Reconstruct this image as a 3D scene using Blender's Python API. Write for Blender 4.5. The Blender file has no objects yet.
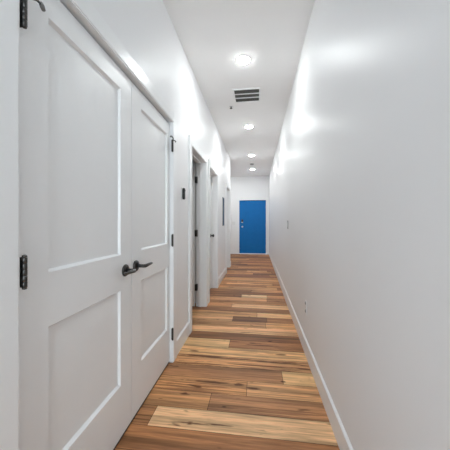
import bpy, bmesh, math, random
from mathutils import Vector, Matrix
C = bpy.context.scene.collection
PI = math.pi

# ------------------------------------------------------------------ materials
def lin(c):
    r = []
    for v in c:
        v /= 255.0
        r.append(v/12.92 if v <= .04045 else ((v+.055)/1.055)**2.4)
    return (r[0], r[1], r[2], 1.0)

def paint(name, rgb, rough=.4, metal=0.0, spec=.5, mottle=.02, bump=0.0, scale=6.0):
    """painted or metal surface with a slight procedural mottle and texture"""
    m = bpy.data.materials.new(name); m.use_nodes = True
    nt = m.node_tree; b = nt.nodes['Principled BSDF']
    tc = nt.nodes.new('ShaderNodeTexCoord')
    n = nt.nodes.new('ShaderNodeTexNoise'); n.inputs['Scale'].default_value = scale
    n.inputs['Detail'].default_value = 4
    nt.links.new(tc.outputs['Object'], n.inputs['Vector'])
    cr = nt.nodes.new('ShaderNodeValToRGB')
    base = lin(rgb)
    cr.color_ramp.elements[0].position = .3; cr.color_ramp.elements[1].position = .7
    cr.color_ramp.elements[0].color = tuple(v*(1-mottle) for v in base[:3]) + (1,)
    cr.color_ramp.elements[1].color = tuple(min(1, v*(1+mottle)) for v in base[:3]) + (1,)
    nt.links.new(n.outputs['Fac'], cr.inputs['Fac'])
    nt.links.new(cr.outputs['Color'], b.inputs['Base Color'])
    b.inputs['Roughness'].default_value = rough
    b.inputs['Metallic'].default_value = metal
    b.inputs['Specular IOR Level'].default_value = spec
    if bump:
        n2 = nt.nodes.new('ShaderNodeTexNoise'); n2.inputs['Scale'].default_value = 9
        n2.inputs['Detail'].default_value = 2
        nt.links.new(tc.outputs['Object'], n2.inputs['Vector'])
        bp = nt.nodes.new('ShaderNodeBump'); bp.inputs['Strength'].default_value = bump
        bp.inputs['Distance'].default_value = .01
        nt.links.new(n2.outputs['Fac'], bp.inputs['Height'])
        nt.links.new(bp.outputs['Normal'], b.inputs['Normal'])
    return m

def glow(name, rgb, strength):
    m = bpy.data.materials.new(name); m.use_nodes = True
    nt = m.node_tree
    nt.nodes.remove(nt.nodes['Principled BSDF'])
    e = nt.nodes.new('ShaderNodeEmission'); e.inputs['Color'].default_value = lin(rgb)
    e.inputs['Strength'].default_value = strength
    nt.links.new(e.outputs[0], nt.nodes['Material Output'].inputs['Surface'])
    return m

def wood(name):
    m = bpy.data.materials.new(name); m.use_nodes = True
    nt = m.node_tree; b = nt.nodes['Principled BSDF']; L = nt.links.new
    def node(t, **kw):
        n = nt.nodes.new(t)
        for k, v in kw.items(): setattr(n, k, v)
        return n
    def math_(op, a, c):
        n = node('ShaderNodeMath', operation=op)
        for i, v in enumerate((a, c)):
            if isinstance(v, (int, float)): n.inputs[i].default_value = v
            else: L(v, n.inputs[i])
        return n.outputs[0]
    tone = node('ShaderNodeAttribute', attribute_name='tone')
    seed = node('ShaderNodeAttribute', attribute_name='seed')
    streak = node('ShaderNodeAttribute', attribute_name='streak')
    tc = node('ShaderNodeTexCoord')
    off = node('ShaderNodeVectorMath', operation='SCALE'); off.inputs['Scale'].default_value = 1
    L(seed.outputs['Vector'], off.inputs[0])
    add = node('ShaderNodeVectorMath', operation='ADD')
    L(tc.outputs['Object'], add.inputs[0]); L(off.outputs[0], add.inputs[1])
    def noise(sx, sy, detail, dist=0.0, rough=.55):
        mp = node('ShaderNodeMapping'); mp.inputs['Scale'].default_value = (sx, sy, 1)
        L(add.outputs[0], mp.inputs['Vector'])
        n = node('ShaderNodeTexNoise'); n.inputs['Scale'].default_value = 1
        n.inputs['Detail'].default_value = detail; n.inputs['Distortion'].default_value = dist
        n.inputs['Roughness'].default_value = rough
        L(mp.outputs[0], n.inputs['Vector']); return n.outputs['Fac']
    def remap(v, a, c, d, e):
        n = node('ShaderNodeMapRange'); n.clamp = True
        L(v, n.inputs[0])
        for i, x in enumerate((a, c, d, e)): n.inputs[i+1].default_value = x
        return n.outputs[0]
    broad = math_('MULTIPLY', remap(noise(.7, 15, 3, .6), .38, .62, .66, 1.16), remap(noise(2.2, 42, 4, .5), .35, .65, .84, 1.13))       # broad light and dark bands
    fine = remap(noise(7, 110, 5, .3), .3, .7, .80, 1.14)         # fine grain
    band = remap(noise(.9, 24, 5, 1.8, .62), .51, .56, 0, 1)         # heartwood streaks
    knot = remap(noise(5, 17, 2, .4), .67, .73, 0, 1)          # knots
    warp = math_('MULTIPLY', math_('SUBTRACT', noise(14, 40, 3), .5), 1.6)
    # larger knots and splits in the boards near the closet
    for kx, ky, rx, ry in ((-.397, 1.454, .020, .012), (-.395, 1.456, .10, .005), (-.22, 1.464, .075, .0055), (.22, 2.312, .05, .012), (-.58, 2.28, .04, .014),
                           (.195, 1.925, .018, .012), (-.03, 1.818, .05, .013), (.15, 2.176, .20, .011), (-.25, 2.19, .28, .010), (-.35, 1.85, .16, .014), (.05, 2.46, .16, .010)):
        sub = node('ShaderNodeVectorMath', operation='SUBTRACT'); L(tc.outputs['Object'], sub.inputs[0]); sub.inputs[1].default_value = (kx, ky, 0)
        sc_ = node('ShaderNodeVectorMath', operation='MULTIPLY'); L(sub.outputs[0], sc_.inputs[0]); sc_.inputs[1].default_value = (1/rx, 1/ry, 0)
        ln = node('ShaderNodeVectorMath', operation='LENGTH'); L(sc_.outputs[0], ln.inputs[0])
        knot = math_('MAXIMUM', knot, remap(math_('ADD', ln.outputs['Value'], warp), .55, 1.25, 1, 0))
    val = math_('MULTIPLY', broad, fine)
    mul = node('ShaderNodeVectorMath', operation='SCALE')
    L(tone.outputs['Color'], mul.inputs[0]); L(val, mul.inputs['Scale'])
    mx = node('ShaderNodeMix', data_type='RGBA', blend_type='MULTIPLY')
    L(math_('MULTIPLY', band, streak.outputs['Fac']), mx.inputs[0])
    L(mul.outputs[0], mx.inputs[6]); mx.inputs[7].default_value = (.30, .22, .165, 1)
    mk = node('ShaderNodeMix', data_type='RGBA', blend_type='MULTIPLY')
    L(math_('MULTIPLY', knot, .95), mk.inputs[0])
    L(mx.outputs[2], mk.inputs[6]); mk.inputs[7].default_value = (.24, .17, .13, 1)
    L(mk.outputs[2], b.inputs['Base Color'])
    b.inputs['Roughness'].default_value = .52
    b.inputs['Specular IOR Level'].default_value = .3
    return m

WALL = paint('wall_paint', (239, 239, 240), .40, bump=.02, mottle=.006, scale=1.5, spec=.06)
CEIL = paint('ceiling_paint', (246, 246, 246), .8, mottle=.005, spec=.2)
TRIM = paint('trim_paint', (239, 240, 241), .34, mottle=.006)
DOOR = paint('door_paint', (240, 241, 242), .36, mottle=.008)
BLUE = paint('blue_door_paint', (18, 110, 180), .5, spec=.2, mottle=.04)
BRONZE = paint('dark_hinge_metal', (74, 73, 72), .35, metal=.75, mottle=.1, scale=40)
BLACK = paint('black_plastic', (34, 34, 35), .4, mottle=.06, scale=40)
RUBBER = paint('grey_rubber', (120, 120, 118), .7, mottle=.05, scale=40)
CHROME = paint('satin_nickel', (205, 205, 202), .3, metal=.7, mottle=.03, scale=40)
PLATE = paint('plate_plastic', (228, 228, 228), .35, mottle=.01, scale=20)
GREYP = paint('grey_plate', (165, 165, 165), .4, mottle=.03, scale=20)
DARK = paint('duct_dark', (42, 42, 39), .7, mottle=.15, scale=30)
DUCTM = paint('louvre_metal', (112, 112, 108), .5, mottle=.05, scale=30)
SUB = paint('subfloor', (48, 34, 24), .9, mottle=.1)
SLATE = paint('dark_blue_glaze', (30, 60, 92), .6, spec=.2, mottle=.12, scale=10)
LED = glow('led_diffuser', (247, 252, 252), 80.0)
GLASS = bpy.data.materials.new('fill_window_glass'); GLASS.use_nodes = True
_n = GLASS.node_tree; _n.nodes.remove(_n.nodes['Principled BSDF'])
_t = _n.nodes.new('ShaderNodeBsdfTransparent'); _g = _n.nodes.new('ShaderNodeBsdfGlossy'); _g.inputs['Roughness'].default_value = .02
_f = _n.nodes.new('ShaderNodeFresnel'); _f.inputs['IOR'].default_value = 1.45
_m = _n.nodes.new('ShaderNodeMixShader')
_n.links.new(_f.outputs[0], _m.inputs[0]); _n.links.new(_t.outputs[0], _m.inputs[1]); _n.links.new(_g.outputs[0], _m.inputs[2])
_n.links.new(_m.outputs[0], _n.nodes['Material Output'].inputs['Surface'])
WOOD = wood('oak_planks')

# ------------------------------------------------------------------ mesh helpers
def box(bm, x0, x1, y0, y1, z0, z1, bevel=0.0):
    vs = [bm.verts.new((x, y, z)) for z in (z0, z1) for y in (y0, y1) for x in (x0, x1)]
    fs = []
    for idx in ((0,2,3,1), (4,5,7,6), (0,1,5,4), (2,6,7,3), (0,4,6,2), (1,3,7,5)):
        fs.append(bm.faces.new([vs[i] for i in idx]))
    if bevel:
        es = list({e for f in fs for e in f.edges})
        bmesh.ops.bevel(bm, geom=es, offset=bevel, segments=2, profile=.5, affect='EDGES')

def lathe(bm, prof, axis='z', origin=(0,0,0), n=24):
    """revolve (radius, height) profile round an axis"""
    o = Vector(origin); rings = []
    for r, h in prof:
        ring = []
        for i in range(n):
            a = 2*PI*i/n; u, v = r*math.cos(a), r*math.sin(a)
            p = {'z': Vector((u, v, h)), 'y': Vector((u, h, v)), 'x': Vector((h, u, v))}[axis]
            ring.append(bm.verts.new(o+p))
        rings.append(ring)
    for a, b in zip(rings, rings[1:]):
        for i in range(n):
            f = bm.faces.new((a[i], a[(i+1) % n], b[(i+1) % n], b[i])); f.smooth = True
    for ring in (rings[0], rings[-1]): bm.faces.new(ring)
    bmesh.ops.recalc_face_normals(bm, faces=bm.faces[:])

def tube(bm, pts, radii, n=12):
    """swept round rod through points"""
    pts = [Vector(p) for p in pts]; rings = []
    for i, p in enumerate(pts):
        t = (pts[min(i+1, len(pts)-1)] - pts[max(i-1, 0)]).normalized()
        up = Vector((0,0,1)) if abs(t.z) < .9 else Vector((1,0,0))
        u = t.cross(up).normalized(); v = u.cross(t)
        r = radii[i] if isinstance(radii, (list, tuple)) else radii
        rings.append([bm.verts.new(p + u*r*math.cos(2*PI*k/n) + v*r*math.sin(2*PI*k/n)) for k in range(n)])
    for a, b in zip(rings, rings[1:]):
        for i in range(n):
            f = bm.faces.new((a[i], a[(i+1) % n], b[(i+1) % n], b[i])); f.smooth = True
    for ring in (rings[0], rings[-1]): bm.faces.new(ring)
    bmesh.ops.recalc_face_normals(bm, faces=bm.faces[:])

def prism_y(bm, prof, y0, y1):
    """extrude an (x, z) outline along y"""
    a = [bm.verts.new((x, y0, z)) for x, z in prof]; b = [bm.verts.new((x, y1, z)) for x, z in prof]
    n = len(prof)
    for i in range(n): bm.faces.new((a[i], a[(i+1) % n], b[(i+1) % n], b[i]))
    bm.faces.new(a); bm.faces.new(b)
    bmesh.ops.recalc_face_normals(bm, faces=bm.faces[:])

def obj(name, bm, mat, parent=None):
    me = bpy.data.meshes.new(name); bm.to_mesh(me); bm.free()
    o = bpy.data.objects.new(name, me); C.objects.link(o)
    me.materials.append(mat)
    if parent: o.parent = parent
    return o

def tag(o, label=None, cat=None, group=None, kind=None):
    if label: o['label'] = label
    if cat: o['category'] = cat
    if group: o['group'] = group
    if kind: o['kind'] = kind
    return o

def empty(name, loc, rz=0.0):
    o = bpy.data.objects.new(name, None); C.objects.link(o)
    o.location = loc; o.rotation_euler = (0, 0, rz); o.empty_display_size = .1
    return o

def copy_tree(o, parent=None):
    c = o.copy(); C.objects.link(c); c.parent = parent
    for ch in [q for q in bpy.data.objects if q.parent == o]: copy_tree(ch, c)
    return c

# ------------------------------------------------------------------ room numbers (metres; y runs down the corridor)
XL, XR = -.73, .446            # wall faces
TH = .13                       # left wall thickness
H = 2.93                       # ceiling
YB, YF = -2.6, 9.46            # rear wall, far wall
HEAD = 2.05                    # door heads
END = 6.87                     # where the left wall stops and an alcove opens
OPEN = [(.665, 2.070, 2.062), (2.69, 3.49, HEAD), (3.73, 4.50, HEAD), (5.90, 6.60, HEAD)]
CW, CT = .085, .022            # casing width, thickness

# ------------------------------------------------------------------ floor of individual planks (one surface)
def floor():
    rnd = random.Random(11)
    W, Y0 = .1616, 1.407
    LT = lambda c: c
    light, tan, mid, brown, dark, red = (206,164,118), (186,142,96), (168,123,80), (146,103,66), (112,77,50), (134,90,62)
    palette = [light, tan, tan, mid, mid, brown, brown, dark]
    far_pal = [tan, mid, mid, brown, brown, red, red, dark]
    # rows seen near the camera: (start, colour, streak) from left to right
    rows = {
        -2: [(-1.6, brown, .3), (-.2, mid, .4)],
        -1: [(-1.5, (150,103,64), .25)],
        0: [(-1.7, brown, .7), (-.645, (205,166,122), .25)],
        1: [(-1.5, (176,129,84), .3), (-.316, (150,108,72), .55)],
        2: [(-1.3, (178,130,84), .7), (-.073, (182,138,94), .5)],
        3: [(-1.0, (146,104,68), .25), (.195, (196,152,106), .15)],
        4: [(-1.4, (178,132,88), 1.0)],
        5: [(-1.1, (194,148,102), .45)],
        6: [(-1.5, (196,152,106), .3), (-.27, (150,104,66), .7)],
        7: [(-1.3, (112,76,48), .35)],
        8: [(-1.0, (198,154,110), .25)],
        9: [(-1.3, (178,132,88), .6), (.1, (186,140,94), .4)],
        10: [(-1.5, (196,152,108), .2), (-.30, (112,76,48), .3), (.12, (140,98,64), .4)],
        11: [(-1.2, (180,136,92), .5), (.0, (192,148,104), .3)],
        12: [(-1.4, (140,98,64), .6)],
        13: [(-1.3, (170,124,82), .4), (-.36, (202,160,116), .2)],
        14: [(-1.5, (158,112,72), .7)],
        15: [(-1.1, (186,140,98), .3), (.15, (150,106,70), .4)],
        16: [(-1.4, (142,100,66), .5), (-.25, (204,162,120), .2), (.16, (170,124,84), .3)],
        17: [(-1.2, (126,86,56), .4)],
        18: [(-1.2, (150,106,70), .6), (-.1, (176,130,90), .3)],
    }
    bm = bmesh.new()
    lt = bm.faces.layers.float_color.new('tone') if hasattr(bm.faces.layers, 'float_color') else None
    quads = []
    k0, k1 = int((YB-Y0)/W)-1, int((YF-Y0)/W)+1
    x_min, x_max = -3.4, XR+.12
    for k in range(k0, k1+1):
        ya, yb = max(Y0+k*W, YB-.1), min(Y0+(k+1)*W, YF+.1)
        spec = rows.get(k)
        if spec is None:
            pal = palette if k < 24 else far_pal
            s = -1.3 - rnd.random()*1.1; spec = []
            while s < x_max:
                spec.append((s, rnd.choice(pal), rnd.choice((.2, .4, .6, .9)))); s += rnd.choice((.5, .9, 1.2, 1.2))
        if spec[0][0] > x_min: spec = [(x_min, rnd.choice(palette), .5)] + spec
        for i, (s, c, st) in enumerate(spec):
            e = spec[i+1][0] if i+1 < len(spec) else x_max
            j = rnd.uniform(.94, 1.06)
            quads.append((s, e, ya, yb, tuple(v*j for v in c), st))
    g = .0014
    for s, e, ya, yb, c, st in quads:
        vs = [bm.verts.new(p) for p in ((s+g, ya+g, 0), (e-g, ya+g, 0), (e-g, yb-g, 0), (s+g, yb-g, 0))]
        bm.faces.new(vs)
    o = obj('floor', bm, WOOD); me = o.data
    at = me.attributes.new('tone', 'FLOAT_COLOR', 'FACE'); sd = me.attributes.new('seed', 'FLOAT_VECTOR', 'FACE')
    sk = me.attributes.new('streak', 'FLOAT', 'FACE')
    for i, q in enumerate(quads):
        c = lin(q[4]); at.data[i].color = (min(.92, c[0]*1.68), min(.82, c[1]*1.63), c[2]*1.68, 1); sd.data[i].vector = (rnd.uniform(0, 40), rnd.uniform(0, 40), rnd.uniform(0, 40))
        sk.data[i].value = q[5]
    tag(o, kind='structure')
    b = bmesh.new(); box(b, x_min, x_max, YB-.1, YF+.1, -.12, -.003)
    tag(obj('subfloor', b, SUB, o), 'dark base under the planks')
floor()

# ------------------------------------------------------------------ shell
b = bmesh.new(); box(b, -3.4, XR+.12, YB-.1, YF+.1, H, H+.12)
tag(obj('ceiling', b, CEIL), kind='structure')
b = bmesh.new(); box(b, XR, XR+.12, YB-.1, YF+.1, 0, H)
tag(obj('wall_right', b, WALL), kind='structure')
b = bmesh.new(); y = YB-.1
for y0, y1, h in OPEN:
    box(b, XL-TH, XL, y, y0, 0, H); box(b, XL-TH, XL, y0, y1, h, H); y = y1
box(b, XL-TH, XL, y, END, 0, H)
box(b, -1.9, XL-TH, END-TH, END, 0, H)
tag(obj('wall_left', b, WALL), kind='structure')
b = bmesh.new(); box(b, -2.0, -1.9, END-TH, YF, 0, H)
tag(obj('wall_alcove', b, WALL), kind='structure')
DX0, DX1, DH = -.672, .338, 2.035    # blue door opening
b = bmesh.new()
box(b, -3.0, DX0, YF, YF+.12, 0, H); box(b, DX1, XR, YF, YF+.12, 0, H); box(b, DX0, DX1, YF, YF+.12, DH, H)
box(b, DX0-.1, DX1+.1, YF+.12, YF+.2, 0, H)  # slab added behind the blue door to stop light leaking round it
tag(obj('wall_back', b, WALL), kind='structure')
WX0, WX1, WZ0, WZ1 = XL+.06, XR-.06, .25, 2.75      # unseen tall window added to the rear wall for fill daylight
b = bmesh.new()
box(b, -3.0, WX0, YB-.1, YB, 0, H); box(b, WX1, XR+.12, YB-.1, YB, 0, H)
box(b, WX0, WX1, YB-.1, YB, 0, WZ0); box(b, WX0, WX1, YB-.1, YB, WZ1, H)
tag(obj('wall_rear', b, WALL), kind='structure')
wn = empty('fill_window_1', ((WX0+WX1)/2, YB-.05, 0)); tag(wn, kind='structure'); hw = (WX1-WX0)/2
b = bmesh.new()
for xa, xb, za, zb in ((-hw, -hw+.04, WZ0, WZ1), (hw-.04, hw, WZ0, WZ1), (-hw+.04, hw-.04, WZ0, WZ0+.04), (-hw+.04, hw-.04, WZ1-.04, WZ1), (-hw+.04, hw-.04, 1.48, 1.52)):
    box(b, xa, xb, -.03, .03, za, zb, .003)
obj('fill_window_frame', b, TRIM, wn)
b = bmesh.new(); box(b, -hw+.02, hw-.02, -.003, .003, WZ0+.02, WZ1-.02); obj('fill_window_pane', b, GLASS, wn)
# portal for the fill daylight through the added window
pl = bpy.data.lights.new('portal', 'AREA'); pl.shape = 'RECTANGLE'; pl.size = WX1-WX0; pl.size_y = WZ1-WZ0
pl.cycles.is_portal = True
po = bpy.data.objects.new('portal', pl); C.objects.link(po); po.parent = wn
po.location = (0, -.06, (WZ0+WZ1)/2); po.rotation_euler = (PI/2, 0, 0)
# unseen wall added behind the closet and side rooms to seal out sky light
b = bmesh.new(); box(b, -3.1, -3.0, YB-.1, YF+.12, 0, H); tag(obj('wall_light_seal', b, WALL), kind='structure')
# the room seen through the open doorway
b = bmesh.new(); box(b, -2.9, -2.8, 2.30, 3.72, 0, H); box(b, -2.8, XL-TH, 2.30, 2.40, 0, H); box(b, -2.8, XL-TH, 3.62, 3.72, 0, H)
tag(obj('wall_room', b, WALL), kind='structure')

# ------------------------------------------------------------------ baseboards
BH = .14
def baseboard(name, y0, y1, side):
    b = bmesh.new()
    x = XL if side < 0 else XR; s = 1 if side < 0 else -1
    t = .016 if side < 0 else .013
    prof = [(x, 0), (x+s*t, 0), (x+s*t, BH-.010), (x+s*.004, BH), (x, BH)]
    prism_y(b, prof, y0, y1)
    return tag(obj(name, b, TRIM), kind='structure')
baseboard('baseboard_right', YB, YF, 1)
baseboard('baseboard_left', YB, OPEN[0][0]-CW, -1)
baseboard('baseboard_left', OPEN[0][1]+CW, OPEN[1][0]-CW, -1)
baseboard('baseboard_left', OPEN[1][1]+CW, OPEN[2][0]-CW, -1)
baseboard('baseboard_left', OPEN[2][1]+CW, OPEN[3][0]-CW, -1)
baseboard('baseboard_left', OPEN[3][1]+CW, END, -1)
def baseboard_x(name, x0, x1):
    b = bmesh.new()
    box(b, x0, x1, YF-.015, YF, 0, BH, .003)
    return tag(obj(name, b, TRIM), kind='structure')
baseboard_x('baseboard_back', -1.9, DX0-.055)

# ------------------------------------------------------------------ door frames
def frame(name, y0, y1, h, stop_x):
    r = empty(name, (XL, (y0+y1)/2, 0)); tag(r, kind='structure')
    hw = (y1-y0)/2; J = .006
    for s in (-1, 1):
        b = bmesh.new(); ya, yb = sorted((s*hw, s*(hw+CW)))
        box(b, 0, CT, ya, yb, 0, h+CW, .003)
        obj('side_casing', b, TRIM, r)
        b = bmesh.new(); ya, yb = sorted((s*hw, s*(hw-J)))
        box(b, -TH, CT-.004, ya, yb, 0, h-J)
        if stop_x is not None:
            ya, yb = sorted((s*(hw-J), s*(hw-J-.011))); box(b, stop_x-.035, stop_x, ya, yb, 0, h-J)
        obj('side_jamb', b, TRIM, r)
    b = bmesh.new(); box(b, 0, CT, -hw, hw, h, h+CW, .003); obj('head_casing', b, TRIM, r)
    b = bmesh.new(); box(b, -TH, CT-.004, -hw, hw, h-J, h)
    if stop_x is not None and y0 > 1: box(b, stop_x-.035, stop_x, -hw+J, hw-J, h-J-.011, h-J)
    obj('head_jamb', b, TRIM, r)
    return r
frame('trim_1', *OPEN[0], -.055)
frame('trim_2', *OPEN[1], -.06)
frame('trim_3', *OPEN[2], -.06)
frame('trim_4', *OPEN[3], -.06)
# far frame round the blue door
r = empty('trim_5', ((DX0+DX1)/2, YF, 0)); tag(r, kind='structure')
hw = (DX1-DX0)/2
for s, w in ((-1, .05), (1, .05)):
    b = bmesh.new(); xa, xb = sorted((s*hw, s*(hw+w))); box(b, xa, xb, -CT, 0, 0, DH+.05, .003); obj('side_casing', b, TRIM, r)
    b = bmesh.new(); xa, xb = sorted((s*hw, s*(hw-.006))); box(b, xa, xb, -CT+.004, .12, 0, DH); obj('side_jamb', b, TRIM, r)
b = bmesh.new(); box(b, -hw, hw, -CT, 0, DH, DH+.05, .003); obj('head_casing', b, TRIM, r)
b = bmesh.new(); box(b, -hw+.006, hw-.006, -CT+.004, .12, DH-.006, DH); obj('head_jamb', b, TRIM, r)
b = bmesh.new(); box(b, -hw+.03, hw-.03, -.03, .10, 0, .028, .004); tag(obj('threshold', b, TRIM, r), 'pale threshold strip')

# ------------------------------------------------------------------ doors
def leaf_bm(W, z0, z1, T, panels, rec=.014, run=.010):
    """door slab, both faces with sunk panels; front faces -y"""
    bm = bmesh.new()
    xs = sorted({0, W} | {p for q in panels for p in q[:2]}); zs = sorted({z0, z1} | {p for q in panels for p in q[2:]})
    for side in (0, 1):
        y = T*side; d = rec*(1 if side == 0 else -1)
        for i in range(len(xs)-1):
            for j in range(len(zs)-1):
                c = (xs[i], xs[i+1], zs[j], zs[j+1])
                q = [Vector((c[0], y, c[2])), Vector((c[1], y, c[2])), Vector((c[1], y, c[3])), Vector((c[0], y, c[3]))]
                hit = any(abs(c[k]-p[k]) < 1e-6 for p in panels for k in (0,)) and c in [tuple(p) for p in panels]
                v = [bm.verts.new(p) for p in q]
                if not hit: bm.faces.new(v); continue
                rx = run*.4; s = [(rx, run), (-rx, run), (-rx, -run), (rx, -run)]
                w = [bm.verts.new(p + Vector((a, d, e))) for p, (a, e) in zip(q, s)]
                for k in range(4): bm.faces.new((v[k], v[(k+1) % 4], w[(k+1) % 4], w[k]))
                bm.faces.new(w)
    for q in (((0,0,z0), (0,T,z0), (0,T,z1), (0,0,z1)), ((W,0,z0), (W,T,z0), (W,T,z1), (W,0,z1)),
              ((0,0,z0), (W,0,z0), (W,T,z0), (0,T,z0)), ((0,0,z1), (W,0,z1), (W,T,z1), (0,T,z1))):
        bm.faces.new([bm.verts.new(p) for p in q])
    bmesh.ops.remove_doubles(bm, verts=bm.verts[:], dist=1e-5)
    bmesh.ops.recalc_face_normals(bm, faces=bm.faces[:])
    return bm

def hinge(parent, x, y, z, sx, hh=.094, mat=None, leaves=True):
    """butt hinge: barrel of knuckles with end caps, plus the leaf let into the edge"""
    b = bmesh.new(); r = .0075; prof = []
    n = 5; s = hh/n
    for i in range(n):
        a = -hh/2+i*s
        prof += [(r*.80, a), (r, a+.0012), (r, a+s-.0012), (r*.80, a+s)]
    lathe(b, prof, 'z', (x, y, z), 16)
    if leaves: box(b, min(x, x+(.003 if sx > 0 else .006)), max(x, x+(.003 if sx > 0 else .006)), y, y+(abs(y)+.001 if sx > 0 else .011), z-hh/2, z+hh/2)
    h = obj('hinge', b, mat or BRONZE, parent)
    b = bmesh.new()
    lathe(b, [(.004, hh/2), (.0075, hh/2+.001), (.0065, hh/2+.006), (.002, hh/2+.008)], 'z', (x, y, z), 14)
    lathe(b, [(.002, -hh/2-.006), (.0065, -hh/2-.004), (.0065, -hh/2), (.004, -hh/2)], 'z', (x, y, z), 14)
    obj('pin', b, mat or BRONZE, h)
    return h

def pin_stop(parent, x, y, z, sx):
    """hinge-pin door stop: two arms on the pin with rubber bumpers"""
    b = bmesh.new()
    lathe(b, [(.006, -.003), (.0105, -.003), (.0105, .004), (.006, .004)], 'z', (x, y, z), 14)
    tube(b, [(x, y-.004, z), (x+sx*.012, y-.010, z+.006), (x+sx*.030, y-.014, z+.014), (x+sx*.050, y-.010, z+.017)], [.0045, .0045, .004, .004])
    tube(b, [(x, y-.002, z), (x-sx*.010, y-.016, z+.003), (x-sx*.024, y-.020, z)], [.004, .0038, .0036])
    a = obj('door_stop', b, BRONZE, parent)
    b = bmesh.new()
    tube(b, [(x+sx*.046, y-.012, z+.018), (x+sx*.056, y-.008, z+.016), (x+sx*.066, y-.004, z+.012)], [.0065, .0075, .006])
    tube(b, [(x-sx*.022, y-.020, z), (x-sx*.030, y-.014, z-.003)], [.0055, .0055])
    obj('bumper', b, RUBBER, a)

def lever(parent, x, z, sx, mat=None):
    """lever handle: round rose, neck, and a bar pointing along sx"""
    r_ = empty('handle', (x, 0, z)); r_.parent = parent
    b = bmesh.new(); lathe(b, [(.034, 0), (.034, -.005), (.030, -.010), (.016, -.012), (.014, -.012)], 'y', (0, 0, 0), 28)
    obj('rose', b, mat or BRONZE, r_)
    b = bmesh.new()
    tube(b, [(0, -.010, 0), (0, -.030, 0), (0, -.050, 0), (sx*.006, -.059, 0), (sx*.020, -.062, .001), (sx*.06, -.061, .002), (sx*.105, -.057, .001), (sx*.115, -.055, 0)],
         [.012, .0105, .0105, .0110, .0105, .009, .0075, .006], 16)
    obj('lever', b, mat or BRONZE, r_)

DZ = .018
XF = -.742                       # closet door faces
ROT = PI/2
def two_panel(W, l, r):
    return [(l, r, .302, .825), (l, r, 1.02, 1.935)]
# closet doors
d1 = obj('door_1', leaf_bm(.731, DZ, 2.040, .035, two_panel(.731, .136, .614)), DOOR)
d1.location = (XF, .673, 0); d1.rotation_euler = (0, 0, ROT)
tag(d1, 'near white two-panel closet door with lever at its far edge', 'door', kind='structure')
for z in (1.852, 1.045, .245): hinge(d1, .014, -.030, z, 1)
pin_stop(d1, .014, -.030, 1.897, 1)
lever(d1, .661, .928, -1)
d2 = obj('door_2', leaf_bm(.652, DZ, 2.040, .035, two_panel(.652, .128, .592)), DOOR)
d2.location = (XF, 1.408, 0); d2.rotation_euler = (0, 0, ROT)
tag(d2, 'far white two-panel closet door with lever at its near edge', 'door', kind='structure')
for z in (1.852, 1.045, .245): hinge(d2, .650, -.028, z, -1)
pin_stop(d2, .650, -.028, 1.897, -1)
lever(d2, .050, .932, 1)
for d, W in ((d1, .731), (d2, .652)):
    b = bmesh.new(); box(b, .002, W-.002, .002, .030, .004, DZ); tag(obj('gap_shade', b, BLACK, d), 'black strip standing in for the shadow gap under the door')  # black strip drawn for the dark shadow gap between door and floor
# door standing open in the second doorway, hinged on its far jamb
d3 = obj('door_3', leaf_bm(.765, DZ, 2.030, .035, [(.115, .65, .30, .825), (.115, .65, 1.02, 1.92)]), DOOR)
d3.location = (XL-TH-.012-.765, 3.432, 0)
tag(d3, 'white door swung open into the side room of the second doorway', 'door', kind='structure')
def butt(parent, x0, x1, y0, y1, z):
    b = bmesh.new(); box(b, x0, x1, y0, y1, z-.045, z+.045, .001)
    lathe(b, [(.004, -.048), (.008, -.046), (.008, .046), (.004, .048)], 'z', (x1+.004, y1-.006, z), 14)
    return obj('hinge', b, BRONZE, parent)
for z in (1.80, 1.045, .28):
    h_ = butt(d3, .768, .790, .006, .038, z)
# closed doors at the back of doorways three and four
def closed_door(name, y0, y1, label, knob):
    W = y1-y0-.030
    d = obj(name, leaf_bm(W, DZ, 2.030, .035, [(.115, W-.115, .30, .825), (.115, W-.115, 1.02, 1.92)]), DOOR)
    d.location = (XL-.095, y0+.015, 0); d.rotation_euler = (0, 0, ROT)
    tag(d, label, 'door', kind='structure')
    if not knob: return d
    k = empty('knob', (W-.065, 0, .96)); k.parent = d
    b = bmesh.new(); lathe(b, [(.032, 0), (.032, -.004), (.022, -.009), (.011, -.011)], 'y'); obj('rose', b, BRONZE, k)
    b = bmesh.new(); lathe(b, [(.011, -.010), (.011, -.028), (.020, -.034), (.027, -.044), (.027, -.054), (.020, -.062), (.006, -.064)], 'y'); obj('grip', b, BRONZE, k)
    return d
closed_door('door_4', OPEN[2][0], OPEN[2][1], 'white closed door with dark knob in the third doorway', True)
closed_door('door_5', OPEN[3][0], OPEN[3][1], 'white closed door in the farthest doorway on the left', False)
# blue door at the end of the corridor
bw = DX1-DX0-.018
d6 = obj('door_6', leaf_bm(bw, .032, DH-.010, .045, []), BLUE)
d6.location = (DX0+.009, YF+.012, 0)
tag(d6, 'plain blue door at the far end of the corridor', 'door', kind='structure')
for z in (1.78, 1.10, .30): hinge(d6, bw+.001, -.010, z, -1, mat=CHROME)
b = bmesh.new(); box(b, .075, .145, -.022, 0, 1.185, 1.305, .006); kp = tag(obj('keypad_lock', b, BLACK, d6), 'black keypad lock')
b = bmesh.new(); box(b, .080, .140, -.0245, -.022, 1.187, 1.212, .002); obj('face_plate', b, CHROME, kp)
k = empty('knob', (.112, 0, 1.03)); k.parent = d6
b = bmesh.new(); lathe(b, [(.034, 0), (.034, -.005), (.024, -.010), (.012, -.012)], 'y'); obj('rose', b, CHROME, k)
b = bmesh.new(); lathe(b, [(.012, -.010), (.012, -.028), (.022, -.034), (.029, -.046), (.027, -.056), (.018, -.063), (.005, -.065)], 'y'); obj('grip', b, CHROME, k)

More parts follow.
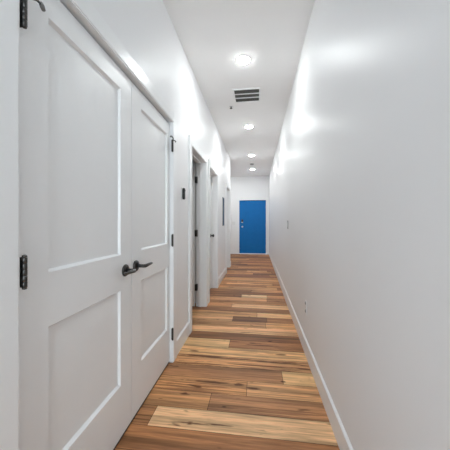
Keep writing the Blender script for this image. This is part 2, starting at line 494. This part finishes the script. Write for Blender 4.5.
# ------------------------------------------------------------------ ceiling fittings
XM = -.145
def downlight():
    r = empty('recessed_light', (0, 0, 0))
    b = bmesh.new(); lathe(b, [(.064, -.002), (.064, -.004), (.068, -.006), (.076, -.004), (.078, 0), (.055, 0)], 'z', n=40)
    obj('trim_ring', b, TRIM, r)
    b = bmesh.new(); lathe(b, [(.0645, -.003), (.062, -.008), (.046, -.0125), (.024, -.0145), (.002, -.015)], 'z', n=40)
    obj('diffuser', b, LED, r)
    return r
first = downlight()
lights = [(2.67, 'round recessed ceiling light nearest in view, in front of the air vent'),
          (4.54, 'round recessed ceiling light just beyond the air vent'),
          (6.50, 'round recessed ceiling light third along, before the round smoke detector'),
          (8.22, 'round recessed ceiling light farthest off, just before the blue door wall'),
          ]
for i, (y, lab) in enumerate(lights):
    o = first if i == 0 else copy_tree(first)
    o.location = (XM, y, H); tag(o, lab, 'ceiling light', 'recessed lights along the corridor ceiling')

o = copy_tree(first); o.location = (-1.32, 8.55, H); tag(o, 'unseen recessed ceiling light added in the alcove to brighten the far wall', 'ceiling light')  # extra lamp out of view, added to light the far wall
del o['group']

# square air return vent with three louvred rows
v = empty('air_vent', (-.135, 3.42, H)); tag(v, 'white square ceiling air vent with three rows of dark slots', 'air vent')
S = .183
b = bmesh.new()
for x0, x1, y0, y1 in ((-S, S, -S, -S+.024), (-S, S, S-.024, S), (-S, -S+.020, -S+.024, S-.024), (S-.020, S, -S+.024, S-.024)):
    box(b, x0, x1, y0, y1, -.009, 0, .002)
obj('vent_frame', b, TRIM, v)
b = bmesh.new(); box(b, -S+.02, S-.02, -S+.024, S-.024, -.0012, -.0002); obj('duct', b, DARK, v)
yy = (-S+.024, S-.024); step = (yy[1]-yy[0])/3
for i in (1, 2):
    b = bmesh.new(); y = yy[0]+i*step; box(b, -S+.02, S-.02, y-.010, y+.010, -.008, -.0015, .001); obj('crossbar', b, TRIM, v)
for i in range(3):
    for j in range(1, 5):
        b = bmesh.new(); y = yy[0]+i*step+.010+j*(step-.02)/5
        box(b, -S+.02, S-.02, y-.0018, y+.0018, -.006, -.0014); obj('louvre', b, DUCTM, v)

# sprinkler head and smoke detector
s = empty('sprinkler_head', (-.385, 3.72, H)); tag(s, 'tiny dark sprinkler head on the ceiling left of the air vent', 'sprinkler')
b = bmesh.new(); lathe(b, [(.006, -.001), (.030, -.001), (.030, 0), (.006, 0)], 'z', n=24); obj('escutcheon', b, PLATE, s)
b = bmesh.new(); lathe(b, [(.008, -.001), (.008, -.012), (.005, -.014), (.005, -.024), (.020, -.025), (.020, -.028), (.003, -.029)], 'z', n=18); obj('deflector', b, BRONZE, s)
s = empty('smoke_detector', (-.15, 7.45, H)); tag(s, 'small round grey smoke detector between the two farthest ceiling lights', 'smoke detector')
b = bmesh.new(); lathe(b, [(.064, 0), (.064, -.010), (.054, -.014), (.010, -.014)], 'z', n=30); obj('base', b, GREYP, s)
b = bmesh.new(); lathe(b, [(.050, -.013), (.050, -.024), (.036, -.031), (.004, -.032)], 'z', n=30); obj('cap', b, GREYP, s)

# ------------------------------------------------------------------ wall fittings
# black sensor on the strip between the closet and the second doorway
s = empty('door_sensor', (XL, 2.385, 1.475)); tag(s, 'slim black wall sensor between the closet and the open doorway', 'wall sensor')
b = bmesh.new(); box(b, -.002, .004, -.026, .020, -.056, .068, .0015); obj('back_plate', b, PLATE, s)
b = bmesh.new(); box(b, .004, .030, -.018, .018, -.052, .062, .012); obj('body', b, BLACK, s)
b = bmesh.new(); lathe(b, [(.007, .0), (.007, .003), (.004, .0045), (.001, .0045)], 'x', (.0295, 0, .036), 14); obj('button', b, BRONZE, s)
# slim blue panel farther along
s = empty('wall_panel', (XL, 5.36, 1.43)); tag(s, 'narrow upright dark blue panel hanging on the left wall between doorways', 'wall panel')
w, h = .125, .305
b = bmesh.new()
box(b, 0, .014, -w, -w+.008, -h, h, .002); box(b, 0, .014, w-.008, w, -h, h, .002)
box(b, 0, .014, -w+.008, w-.008, -h, -h+.008, .002); box(b, 0, .014, -w+.008, w-.008, h-.008, h, .002)
obj('panel_frame', b, GREYP, s)
b = bmesh.new(); box(b, 0, .010, -w+.008, w-.008, -h+.008, h-.008); obj('panel_face', b, SLATE, s)
# switch on the right wall
s = empty('light_switch', (XR, 3.72, 1.165)); tag(s, 'light switch plate halfway along the right wall', 'light switch')
b = bmesh.new(); box(b, -.007, 0, -.037, .037, -.060, .060, .002); obj('plate', b, GREYP, s)
b = bmesh.new(); box(b, -.011, -.006, -.017, .017, -.034, .034, .002); obj('rocker', b, PLATE, s)
# outlet on the right wall
s = empty('power_outlet', (XR, 2.36, .425)); tag(s, 'white power outlet low on the right wall near the baseboard', 'power outlet')
b = bmesh.new(); box(b, -.006, 0, -.036, .036, -.058, .058, .002); obj('plate', b, WALL, s)
for z in (.036, -.036):
    b = bmesh.new(); lathe(b, [(.002, -.0085), (.014, -.0085), (.016, -.006), (.016, -.004)], 'x', (0, 0, z), 20); so = obj('socket', b, GREYP, s)
    b = bmesh.new()
    for yy in (-.006, .006): box(b, -.0095, -.0083, yy-.0015, yy+.0015, z-.004, z+.006)
    obj('slot', b, BLACK, so)
# switch beside the blue door
s = empty('light_switch', (-.875, YF, 1.165)); tag(s, 'pale switch plate on the far wall left of the blue door', 'light switch')
b = bmesh.new(); box(b, -.06, .06, -.007, 0, -.058, .058, .002); obj('plate', b, PLATE, s)
for x in (-.026, .026):
    b = bmesh.new(); box(b, x-.016, x+.016, -.011, -.006, -.034, .034, .002); obj('rocker', b, PLATE, s)

# ------------------------------------------------------------------ world, camera
w = bpy.data.worlds.new('world'); bpy.context.scene.world = w; w.use_nodes = True
w.node_tree.nodes['Background'].inputs['Color'].default_value = (.84, .945, 1, 1)
w.node_tree.nodes['Background'].inputs['Strength'].default_value = 3.9
cam = bpy.data.cameras.new('camera'); co = bpy.data.objects.new('camera', cam); C.objects.link(co)
cam.sensor_width = 36; cam.lens = 36*250/450; cam.clip_start = .02
cam.shift_y = -2.7/450
co.location = (0, 0, 1.2); co.rotation_euler = (PI/2, 0, math.atan(32/250))
sc = bpy.context.scene; sc.camera = co
vs = sc.view_settings; vs.view_transform = 'Standard'; vs.look = 'None'; vs.gamma = 1; vs.use_curve_mapping = False
vs.exposure = 1.68
